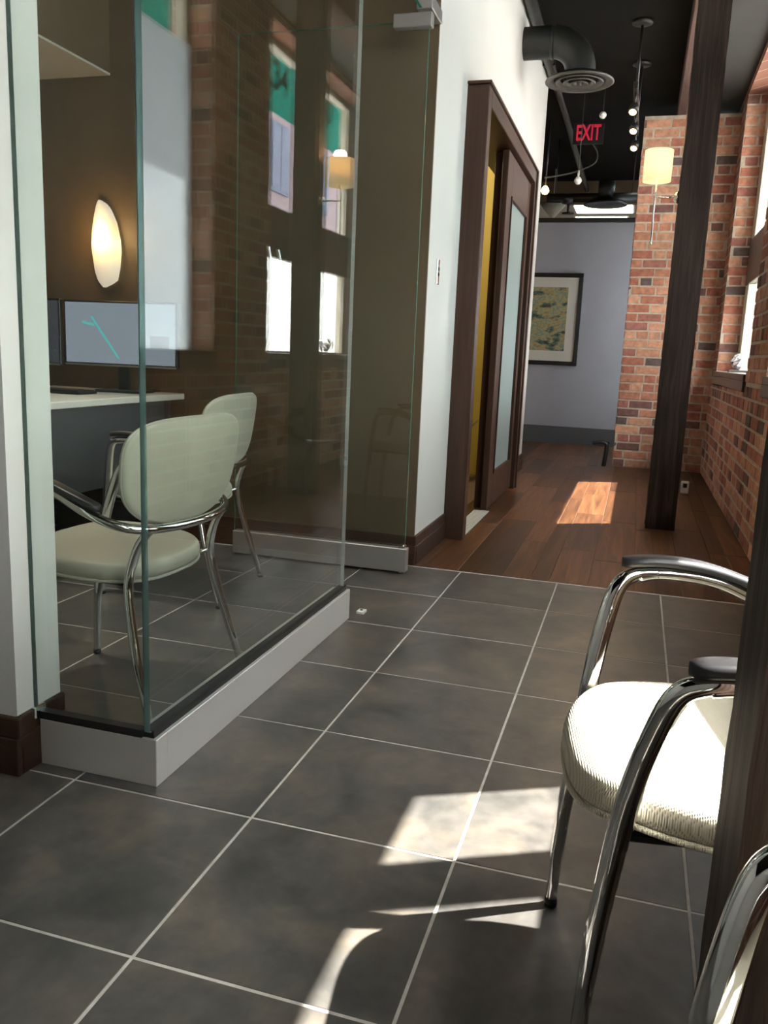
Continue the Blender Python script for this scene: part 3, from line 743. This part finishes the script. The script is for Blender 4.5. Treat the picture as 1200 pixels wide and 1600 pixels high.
def screen_mat():
    m, t, N, L, b = nt('lit_screen')
    tc = N.new('ShaderNodeTexCoord'); se = N.new('ShaderNodeSeparateXYZ'); L.new(tc.outputs['Object'], se.inputs[0])
    def math_(op, a, bb):
        n = N.new('ShaderNodeMath'); n.operation = op
        for i, v in enumerate((a, bb)):
            if v is None: continue
            if isinstance(v, (int, float)): n.inputs[i].default_value = v
            else: L.new(v, n.inputs[i])
        return n.outputs[0]
    X, Z = se.outputs[0], se.outputs[2]
    # slanted cyan stroke: distance from the line through (-0.15, 0.37) and (0.0, 0.16)
    dx, dz = 0.15, -0.21; ln = math.hypot(dx, dz)
    a = math_('MULTIPLY', math_('SUBTRACT', X, -0.15), -dz/ln); c = math_('MULTIPLY', math_('SUBTRACT', Z, 0.365), dx/ln)
    dist = math_('ABSOLUTE', math_('ADD', a, c), None)
    near = math_('LESS_THAN', dist, 0.0055)
    inz = math_('MULTIPLY', math_('LESS_THAN', Z, 0.365), math_('GREATER_THAN', Z, 0.165))
    st = math_('MULTIPLY', near, inz)
    # short second stroke
    a2 = math_('ABSOLUTE', math_('SUBTRACT', math_('SUBTRACT', Z, 0.335), math_('MULTIPLY', math_('ADD', X, 0.19), -0.22)), None)
    s2 = math_('MULTIPLY', math_('LESS_THAN', a2, 0.006), math_('MULTIPLY', math_('GREATER_THAN', X, -0.20), math_('LESS_THAN', X, -0.135)))
    allm = math_('MAXIMUM', st, s2)
    # darker window block low on the right
    blk = math_('MULTIPLY', math_('MULTIPLY', math_('GREATER_THAN', X, 0.16), math_('LESS_THAN', X, 0.26)), math_('MULTIPLY', math_('GREATER_THAN', Z, 0.22), math_('LESS_THAN', Z, 0.28)))
    m1 = N.new('ShaderNodeMix'); m1.data_type = 'RGBA'; m1.inputs[6].default_value = (0.30, 0.34, 0.40, 1); m1.inputs[7].default_value = (0.10, 0.12, 0.15, 1); L.new(blk, m1.inputs[0])
    m2 = N.new('ShaderNodeMix'); m2.data_type = 'RGBA'; m2.inputs[7].default_value = (0.10, 0.65, 0.62, 1); L.new(m1.outputs[2], m2.inputs[6]); L.new(allm, m2.inputs[0])
    b.inputs['Base Color'].default_value = (0.02, 0.02, 0.02, 1); b.inputs['Roughness'].default_value = 0.25
    L.new(m2.outputs[2], b.inputs['Emission Color']); b.inputs['Emission Strength'].default_value = 0.27
    return m
monitor('lit grey-blue monitor with a cyan stroke on the white desk', -1.72, 2.53, math.asin(0.10), 0.60, 0.315, 0.902, screen_mat())
mk = monitor('dark monitor at the left end of the white desk', -2.31, 2.46, math.asin(0.10), 0.56, 0.325, 0.895, plain('dim_screen', (0.02, 0.02, 0.022), 0.2, emis=(0.10, 0.11, 0.13), estr=0.13))
MB().lathe([(0, -0.003), (0.022, -0.003), (0.022, -0.0018), (0, -0.0018)], 20, (0.13, 0, 0.17), axis='y').build('blue_icon', plain('blue_icon', (0.02, 0.05, 0.4), 0.3, emis=(0.06, 0.12, 0.6), estr=0.2), mk)
kb = MB().bbox(-2.10, -1.72, 2.20, 2.34, 0.776, 0.790, 0.003).build('keyboard', M['plastic']); tag(kb, 'black keyboard lying on the white desk', 'keyboard')
for r_ in range(5):
    MB().bbox(-2.09, -1.73, 2.21+r_*0.025, 2.231+r_*0.025, 0.789, 0.794, 0.001).build('key_row', M['plastic'], kb)
ms = cushion(superell(0.032, 0.055, 2.3), 0.034, lambda x, y, z: (x-1.64, y+2.69, 0.776+max(z, 0)*1.0+0.004), puff=0.5).build('mouse', M['plastic']); tag(ms, 'black mouse near the right end of the white desk', 'mouse')

ofl = empty('ceiling_light', (-1.25, 1.45, 0), label='added round ceiling light, out of view, brightening the glazed office', cat='ceiling light')  # added fixture, out of view, goes with the fill spot below
MB().lathe([(0, 3.455), (0.16, 3.455), (0.17, 3.42), (0.15, 3.405)], 32).build('rim', M['whitep'], ofl)
MB().lathe([(0, 3.398), (0.10, 3.40), (0.15, 3.406)], 32).build('diffuser', plain('added_fill_diffuser', (1, 1, 1), 0.5, emis=(1.0, 0.93, 0.80), estr=1.5), ofl)
ll = bpy.data.lights.new('added_office_fill', 'SPOT'); ll.energy = 95; ll.spot_size = R(62); ll.spot_blend = 0.9; ll.shadow_soft_size = 0.12; ll.color = (1.0, 0.94, 0.82)  # added spot that brightens the chair seats and office floor
lo = bpy.data.objects.new('added_office_fill', ll); COL.objects.link(lo); lo.location = (-1.25, 1.45, 3.39)
# leaf-shaped lit sconce on the brown wall
sc_ = empty('wall_sconce', (-1.96, 2.80, 1.515), label='lit leaf-shaped glass sconce on the brown office wall', cat='lamp')
V = []; F = []; nu, nv = 24, 16
def lerp_tab(tab, u):
    for (u0, a), (u1, b_) in zip(tab[:-1], tab[1:]):
        if u <= u1: return a+(b_-a)*(u-u0)/(u1-u0)
    return tab[-1][1]
LE = [(0, -.026), (.02, -.038), (.08, -.058), (.18, -.071), (.33, -.075), (.48, -.081), (.62, -.076), (.80, -.069), (.93, -.060), (.98, -.053), (1, -.044)]
RE = [(0, -.012), (.02, .012), (.05, .038), (.08, .060), (.22, .076), (.42, .085), (.55, .081), (.74, .062), (.90, .028), (.97, -.002), (1, -.030)]
for i in range(nu+1):
    u = i/nu; z = -0.217+0.434*u
    xl, xr = lerp_tab(LE, u), lerp_tab(RE, u); cxx, wdt = (xl+xr)/2, (xr-xl)/2
    for k in range(nv+1):
        a = math.pi*k/nv
        V.append((cxx-math.cos(a)*wdt, -0.012-math.sin(a)*(0.075*math.sin(math.pi*(0.06+0.88*u))), z))
for i in range(nu):
    for k in range(nv): F.append((i*(nv+1)+k, i*(nv+1)+k+1, (i+1)*(nv+1)+k+1, (i+1)*(nv+1)+k))
def sconce_mat():
    m, t, N, L, b = nt('lit_opal_glass'); tc = N.new('ShaderNodeTexCoord'); se = N.new('ShaderNodeSeparateXYZ'); L.new(tc.outputs['Object'], se.inputs[0])
    mr = N.new('ShaderNodeMapRange'); mr.inputs[1].default_value = -0.22; mr.inputs[2].default_value = 0.22; L.new(se.outputs[2], mr.inputs[0])
    r = ramp(N, [(0.0, (0.36, 0.30, 0.25)), (0.24, (0.46, 0.37, 0.28)), (0.36, (0.95, 0.66, 0.28)), (0.50, (1.0, 0.85, 0.48)), (0.66, (0.80, 0.50, 0.22)), (0.80, (0.42, 0.33, 0.26)), (1.0, (0.30, 0.26, 0.23))])
    for e in r.color_ramp.elements: e.color = tuple(min(c, 1.0) for c in e.color)
    L.new(mr.outputs[0], r.inputs[0]); L.new(r.outputs[0], b.inputs['Emission Color']); b.inputs['Emission Strength'].default_value = 0.52
    b.inputs['Base Color'].default_value = (0.8, 0.7, 0.5, 1); b.inputs['Roughness'].default_value = 0.4
    return m
MB().add(V, F, 0, True).build('glass_shade', sconce_mat(), sc_)
MB().bbox(-0.045, 0.045, -0.014, 0.0, -0.12, 0.12, 0.003).build('back_plate', M['steel'], sc_)
ll = bpy.data.lights.new('sconce_light', 'POINT'); ll.energy = 1.5; ll.color = (1.0, 0.6, 0.26); ll.shadow_soft_size = 0.04
lo = bpy.data.objects.new('sconce_light', ll); COL.objects.link(lo); lo.location = (-1.96, 2.66, 1.56)

# ------------------------------------------------------------------ corridor fittings
sw_ = MB().bbox(-0.252, -0.240, 2.962, 2.998, 1.36, 1.478, 0.002).build('light_switch', M['chrome']); tag(sw_, 'slim steel switch plate on the white wall', 'switch')
MB().bbox(-0.241, -0.236, 2.972, 2.988, 1.40, 1.415, 0.001).build('rocker', M['blk'], sw_)
MB().bbox(-0.241, -0.236, 2.972, 2.988, 1.425, 1.44, 0.001).build('rocker', M['blk'], sw_)
# picture
pt = empty('framed_picture', (-0.40, 9.50, 1.506), label='abstract picture in ivory mount and black frame on the grey wall', cat='picture')
fw_, fh_ = 0.40, 0.548
for a in ((-fw_, fw_, fh_-0.05, fh_), (-fw_, fw_, -fh_, -fh_+0.05), (-fw_, -fw_+0.05, -fh_+0.05, fh_-0.05), (fw_-0.05, fw_, -fh_+0.05, fh_-0.05)):
    MB().bbox(a[0], a[1], -0.035, -0.002, a[2], a[3], 0.004).build('frame', M['blk'], pt)
MB().box(-fw_+0.05, fw_-0.05, -0.022, -0.004, -fh_+0.05, fh_-0.05).build('mount', M['mat'], pt)
def art_mat():
    m, t, N, L, b = nt('abstract_print'); tc = N.new('ShaderNodeTexCoord'); mp = N.new('ShaderNodeMapping'); mp.inputs['Scale'].default_value = (4.2, 1, 8)
    L.new(tc.outputs['Object'], mp.inputs['Vector'])
    n1 = N.new('ShaderNodeTexNoise'); n1.inputs['Scale'].default_value = 1.1; n1.inputs['Detail'].default_value = 5; n1.inputs['Roughness'].default_value = 0.6; L.new(mp.outputs[0], n1.inputs['Vector'])
    r = ramp(N, [(0.30, (0.015, 0.035, 0.05)), (0.38, (0.05, 0.025, 0.015)), (0.44, (0.08, 0.17, 0.15)), (0.48, (0.36, 0.24, 0.09)), (0.53, (0.40, 0.33, 0.17)), (0.58, (0.13, 0.24, 0.20)), (0.63, (0.45, 0.33, 0.12)), (0.70, (0.16, 0.03, 0.02))])
    L.new(n1.outputs['Fac'], r.inputs[0]); L.new(r.outputs[0], b.inputs['Base Color']); b.inputs['Roughness'].default_value = 0.5
    return m
MB().box(-0.232, 0.232, -0.024, -0.021, -0.375, 0.38).build('print', art_mat(), pt)
# low black stand beside the pier
bs = empty('stand', label='low black curved stand beside the foot of the brick pier', cat='stand')
MB().tube(smooth_path([(0.36, 7.455, 0.225), (0.43, 7.455, 0.238), (0.49, 7.455, 0.225), (0.50, 7.455, 0.17), (0.487, 7.455, 0.0)], 8), 0.022, 12).build('leg', M['blk'], bs)
MB().bbox(0.36, 0.53, 7.44, 7.47, 0.222, 0.25, 0.006).build('top', M['blk'], bs)
ob = empty('outlet_box', label='small grey outlet box on the floor behind the timber post', cat='outlet')
MB().bbox(1.15, 1.21, 6.0, 6.06, 0.0, 0.10, 0.006).build('box', M['whitep'], ob)
MB().bbox(1.165, 1.195, 5.997, 6.001, 0.05, 0.085, 0.001).build('socket', M['blk'], ob)
# crystal ornament on the far sill
cr = empty('ornament', (1.50, 6.30, 0.985), label='small crystal ornament on a dark base on the far window sill', cat='ornament')
MB().bbox(-0.07, 0.07, -0.05, 0.05, 0.0, 0.02, 0.003).build('base', M['sill'], cr)
rng = random.Random(4); V = []; F = []
for i in range(7):
    a = math.pi*i/6
    for k in range(8):
        t_ = 2*math.pi*k/8+0.3*i; rr_ = 0.062*(0.82+0.3*rng.random())
        V.append((math.cos(t_)*math.sin(a)*rr_, math.sin(t_)*math.sin(a)*rr_*0.8, 0.085-math.cos(a)*0.066))
for i in range(6):
    for k in range(8): l = (k+1) % 8; F.append((i*8+k, i*8+l, (i+1)*8+l, (i+1)*8+k))
MB().add(V, F).build('crystal', M['crystal'], cr)
ll = bpy.data.lights.new('added_ochre_fill', 'POINT'); ll.energy = 45; ll.color = (1.0, 0.9, 0.7); ll.shadow_soft_size = 0.15  # added light without fixture, lifts the dark room behind the sliding door
lo = bpy.data.objects.new('added_ochre_fill', ll); COL.objects.link(lo); lo.location = (-1.4, 4.9, 2.9)
# small plant inside the ochre room
pl = empty('plant', (-0.72, 5.75, 0), label='dark leafy plant inside the ochre room behind the sliding door', cat='plant')
MB().lathe([(0, 0), (0.09, 0), (0.12, 0.28), (0.105, 0.28), (0.10, 0.25), (0, 0.25)], 20).build('pot', M['sill'], pl)
for k in range(14):
    a = k*2.4; l = 0.25+0.12*rng.random(); p0 = Vector((0.03*math.cos(a), 0.03*math.sin(a), 0.25)); d0 = Vector((math.cos(a)*0.5, math.sin(a)*0.5, 0.9)).normalized()
    mid = p0+d0*l*0.55; tip = p0+d0*l+Vector((math.cos(a), math.sin(a), -0.4))*0.06; sd_ = Vector((-math.sin(a), math.cos(a), 0))*0.035
    MB().add([p0-sd_*0.1, p0+sd_*0.1, mid+sd_, mid-sd_, tip, mid+Vector((0, 0, 0.008))], [(0,1,2,5),(0,5,3),(3,5,4),(5,2,4)], 0, True).build('leaf', M['leaf'], pl)

# ------------------------------------------------------------------ ceiling services
# supply duct: out of the white wall, elbow down, round diffuser
du = empty('air_duct', label='black round duct elbow from the white wall down to a ceiling diffuser', cat='duct')
YD, ZD, RD = 5.25, 3.19, 0.105
path = [(XL+0.001, YD, ZD), (XL+0.20, YD, ZD)]
for k in range(1, 9):
    a = math.pi/2*k/8; path.append((XL+0.20+0.20*math.sin(a), YD, ZD-0.20*(1-math.cos(a))))
path.append((path[-1][0], YD, ZD-0.24)); xd = path[-1][0]
MB().tube(path, RD, 28, caps=False, updir=(0, 1, 0)).build('elbow', M['duct'], du)
for p, ax in (((XL+0.20, YD, ZD), 'x'), ((xd, YD, ZD-0.215), 'z')):
    MB().lathe([(RD, -0.012), (RD+0.005, -0.010), (RD+0.005, 0.010), (RD, 0.012)], 28, p, axis=ax).build('seam_band', M['duct'], du)
zd = ZD-0.26
MB().lathe([(RD, 0.05), (0.15, 0.015), (0.232, 0.0), (0.236, -0.008), (0.225, -0.014), (0.185, -0.006), (0.175, 0.02)], 40, (xd, YD, zd)).build('diffuser_rim', M['diff'], du)
for r0, r1, dz in ((0.165, 0.125, -0.008), (0.112, 0.075, -0.012), (0.062, 0.022, -0.016)):
    MB().lathe([(r1, dz+0.022), (r0, dz), (r0-0.004, dz-0.008), (r1+0.006, dz+0.008)], 36, (xd, YD, zd), closed=True).build('diffuser_cone', M['diff'], du)
MB().lathe([(0, 0.03), (0.175, 0.03)], 36, (xd, YD, zd)).build('throat', M['blk'], du)
MB().lathe([(0, -0.03), (0.014, -0.028), (0.014, 0.01), (0, 0.012)], 12, (xd, YD, zd)).build('centre_knob', M['diff'], du)
# pipe running along the wall head
pp = empty('conduit_pipe', label='dark pipe running along the head of the white wall', cat='pipe')
MB().tube([(XL+0.05, 2.6, 3.40), (XL+0.05, 6.9, 3.40)], 0.042, 14).build('run', M['duct'], pp)
MB().tube(smooth_path([(XL+0.05, 6.88, 3.40), (XL+0.06, 7.2, 3.38), (XL+0.07, 8.0, 3.36), (XL+0.07, 9.2, 3.34), (XL+0.07, 11.27, 3.34)], 6), 0.03, 12).build('bend', M['duct'], pp)
for y in (3.4, 4.6, 6.3): MB().box(XL+0.0, XL+0.10, y-0.02, y+0.02, 3.37, CZ-0.005).build('strap', M['blk'], pp)
# track light
tl = empty('track_light', label='black ceiling track light with three lit spots near the brick pier', cat='track light')
for y in (5.73, 6.62):
    cn = MB().lathe([(0, CZ-0.001), (0.075, CZ-0.001), (0.075, CZ-0.018), (0.05, CZ-0.028), (0, CZ-0.03)], 24, (0.524, y, 0)).build('canopy', M['blk'], tl)
    MB().tube([(0.524, y, CZ-0.02), (0.524, y, 2.98)], 0.010, 10).build('drop_rod', M['blk'], tl)
MB().bbox(0.507, 0.541, 5.5, 6.85, 2.945, 2.985, 0.004).build('track', M['blk'], tl)
for k, y in enumerate((5.62, 6.15, 6.70)):
    hd = empty('spot_head', (0.524, y, 2.86)); hd.parent = tl
    MB().tube([(0, 0, 0.10), (0, 0, 0.0)], 0.008, 8).build('stem', M['blk'], hd)
    ax = Vector((-0.15, -0.55, -0.82)).normalized(); c0 = Vector((0, 0.02, 0.0))-ax*0.03
    MB().tube([c0, c0+ax*0.03, c0+ax*0.09], [0.018, 0.032, 0.037], 18).build('can', M['blk'], hd)
    MB().tube([c0+ax*0.0905, c0+ax*0.094], [0.026, 0.024], 16).build('lens', M['bulb'], hd)
    ld = bpy.data.lights.new('spot_light', 'SPOT'); ld.energy = 8; ld.color = (1, 0.72, 0.42); ld.spot_size = R(70); ld.spot_blend = 0.6; ld.shadow_soft_size = 0.03
    lo = bpy.data.objects.new('spot_light', ld); COL.objects.link(lo); lo.location = Vector((0.524, y, 2.86))+c0+ax*0.11
    lo.rotation_euler = ax.to_track_quat('-Z', 'Y').to_euler()
# exit sign with its whip
ex = empty('exit_sign', (0.027, 8.0, 3.266), label='red lettered EXIT sign hanging from the black ceiling', cat='sign')
MB().bbox(-0.15, 0.15, 0.0, 0.03, -0.10, 0.10, 0.004).build('housing', M['blk'], ex)
MB().tube([(0, 0.015, 0.10), (0, 0.015, CZ-3.266)], 0.008, 8).build('stem', M['blk'], ex)
me = text_mesh('EXIT', 0.205, 0.002); me.materials.append(M['red'])
lt = link('lettering', me, ex, (0, -0.003, 0.0), (R(90), 0, 0), (0.58, 1, 1))
cb = MB().tube(smooth_path([(0.08, 8.02, 3.17), (0.13, 8.03, 3.08), (0.10, 8.03, 2.98), (-0.10, 8.02, 2.90), (-0.38, 8.0, 2.85)], 8), 0.008, 8).build('cable_whip', M['diff'])
tag(cb, 'grey flexible cable looping from the exit sign toward the white wall', 'cable')
# hanging pendants and small ceiling fittings
pd = empty('pendant_globe', (0.03, 7.2, 2.66), label='tiny globe pendant on a thin cable below the diffuser', cat='pendant')
MB().lathe([(0, -0.035), (0.02, -0.03), (0.034, -0.008), (0.034, 0.008), (0.02, 0.03), (0, 0.035)], 20).build('globe', M['whitep'], pd)
MB().tube([(0, 0, 0.03), (0, 0, CZ-2.66)], 0.004, 8).build('cable', M['diff'], pd)
MB().tube([(0, 0, 0.03), (0, 0, 0.09)], 0.010, 8).build('socket', M['steel'], pd)
p2 = empty('ceiling_globe', (0.205, 7.2, 3.22), label='small pale globe on a short stem right of the exit sign', cat='globe')
MB().lathe([(0, -0.032), (0.019, -0.027), (0.032, -0.008), (0.032, 0.008), (0.019, 0.027), (0, 0.032)], 20).build('globe', M['whitep'], p2)
MB().tube([(0, 0, 0.028), (0, 0, CZ-3.22)], 0.006, 8).build('stem', M['blk'], p2)
bl = empty('bulb_fitting', (-0.385, 8.2, 2.763), label='bare lit bulb just past the end of the white wall', cat='lamp')
MB().lathe([(0, -0.04), (0.025, -0.032), (0.042, -0.005), (0.036, 0.02), (0.018, 0.045), (0, 0.05)], 20).build('bulb', M['bulb'], bl)
MB().tube([(0, 0, 0.04), (0, 0, CZ-2.763)], 0.010, 8).build('stem', M['blk'], bl)
# services in front of the opening above the end wall
dd = empty('far_duct', label='black duct with round diffuser and sprinkler crossing above the grey end wall', cat='duct')
MB().tube([(-0.45, 9.0, 2.83), (0.55, 9.0, 2.83)], 0.05, 14).build('pipe', M['blk'], dd)
MB().tube([(0.20, 9.0, 3.0), (0.20, 9.0, 2.82)], 0.09, 20).build('drop', M['blk'], dd)
for x in (-0.36, 0.48): MB().tube([(x, 9.0, CZ), (x, 9.0, 2.83)], 0.006, 8).build('hanger', M['blk'], dd)
MB().lathe([(0.11, 0.06), (0.24, 0.0), (0.24, -0.012), (0.20, -0.012), (0.10, -0.025), (0, -0.03)], 32, (0.20, 9.0, 2.76)).build('diffuser', M['blk'], dd)
MB().lathe([(0, 0.06), (0.06, 0.05), (0.085, 0.02), (0.06, -0.03), (0, -0.04)], 20, (-0.22, 9.0, 2.80)).build('joint', M['blk'], dd)
MB().tube([(-0.205, 9.0, 2.79), (-0.205, 9.0, 2.665)], 0.014, 10).build('sprinkler_stem', M['blk'], dd)
MB().lathe([(0, 0.006), (0.07, 0.004), (0.07, -0.006), (0, -0.008)], 20, (-0.205, 9.0, 2.665)).build('sprinkler_deflector', M['blk'], dd)
bo_ = empty('bowl_pendant', (-0.54, 10.5, 2.84), label='pale inverted cone pendant beyond the grey end wall', cat='pendant')
MB().lathe([(0.004, 0.0), (0.06, 0.05), (0.175, 0.19), (0.170, 0.19), (0.055, 0.055), (0.004, 0.01)], 32).build('bowl', plain('pale_bowl', (0.42, 0.40, 0.32), 0.6), bo_)
MB().tube([(0, 0, 0.01), (0, 0, CZ-2.84)], 0.005, 8).build('rod', M['steel'], bo_)
# ceiling light panels in the room beyond
def panel(label, x0, x1, y0, y1):
    o = empty('ceiling_light', label=label, cat='ceiling light', group='light panels in the room beyond')
    MB().bbox(x0, x1, y0, y1, 3.305, 3.319, 0.003).build('frame', M['whitep'], o)
    MB().box(x0+0.03, x1-0.03, y0+0.03, y1-0.03, 3.299, 3.306).build('diffuser', plain('lit_diffuser', (1, 1, 0.9), 0.5, emis=(1.0, 0.97, 0.80), estr=6.0), o)
panel('nearer bright ceiling light panel in the room beyond the grey wall', -0.45, 0.45, 11.95, 12.95)
panel('farther narrow ceiling light panel in the room beyond the grey wall', -0.50, 0.36, 13.25, 13.75)

# ------------------------------------------------------------------ outside the windows
bn = empty('banner', label='teal banner with dark digits hung outside above the windows', cat='banner')
MB().box(2.60, 2.605, -2.5, 12.5, 3.44, 4.68).build('cloth', M['teal'], bn)
for body, y, z, s in (('6.34', 7.48, 3.80, 0.40), ('0', 9.08, 3.86, 0.40)):
    me = text_mesh(body, s, 0.003); me.materials.append(M['ink'])
    # reads correctly from the street (text runs toward +y, faces +x)
    link('digits', me, bn, (2.596, y, z), (R(90), 0, R(90)), (1, 1, 1))
st_ = MB().box(1.72, 60, -30, 45, -0.9, -0.8).build('street', M['asphalt']); structure(st_)
fb = empty('building', label='pink rendered building across the street seen in the window reflections', cat='building')
MB().box(12.0, 18, -14, 40, 4.9, 9.6).build('wall', M['pink'], fb)
MB().box(11.9, 18, -14, 40, -0.8, 4.9).build('ground_floor', M['plaster'], fb)
for k in range(11):
    y = -10+k*4.2
    w_ = MB().bbox(11.93, 12.02, y, y+1.6, 6.6, 9.0, 0.01).build('window', M['pane'], fb)
    MB().box(11.915, 11.935, y+0.08, y+0.76, 6.7, 8.9).build('pane', M['pane'], w_); MB().box(11.915, 11.935, y+0.84, y+1.52, 6.7, 8.9).build('pane', M['pane'], w_)
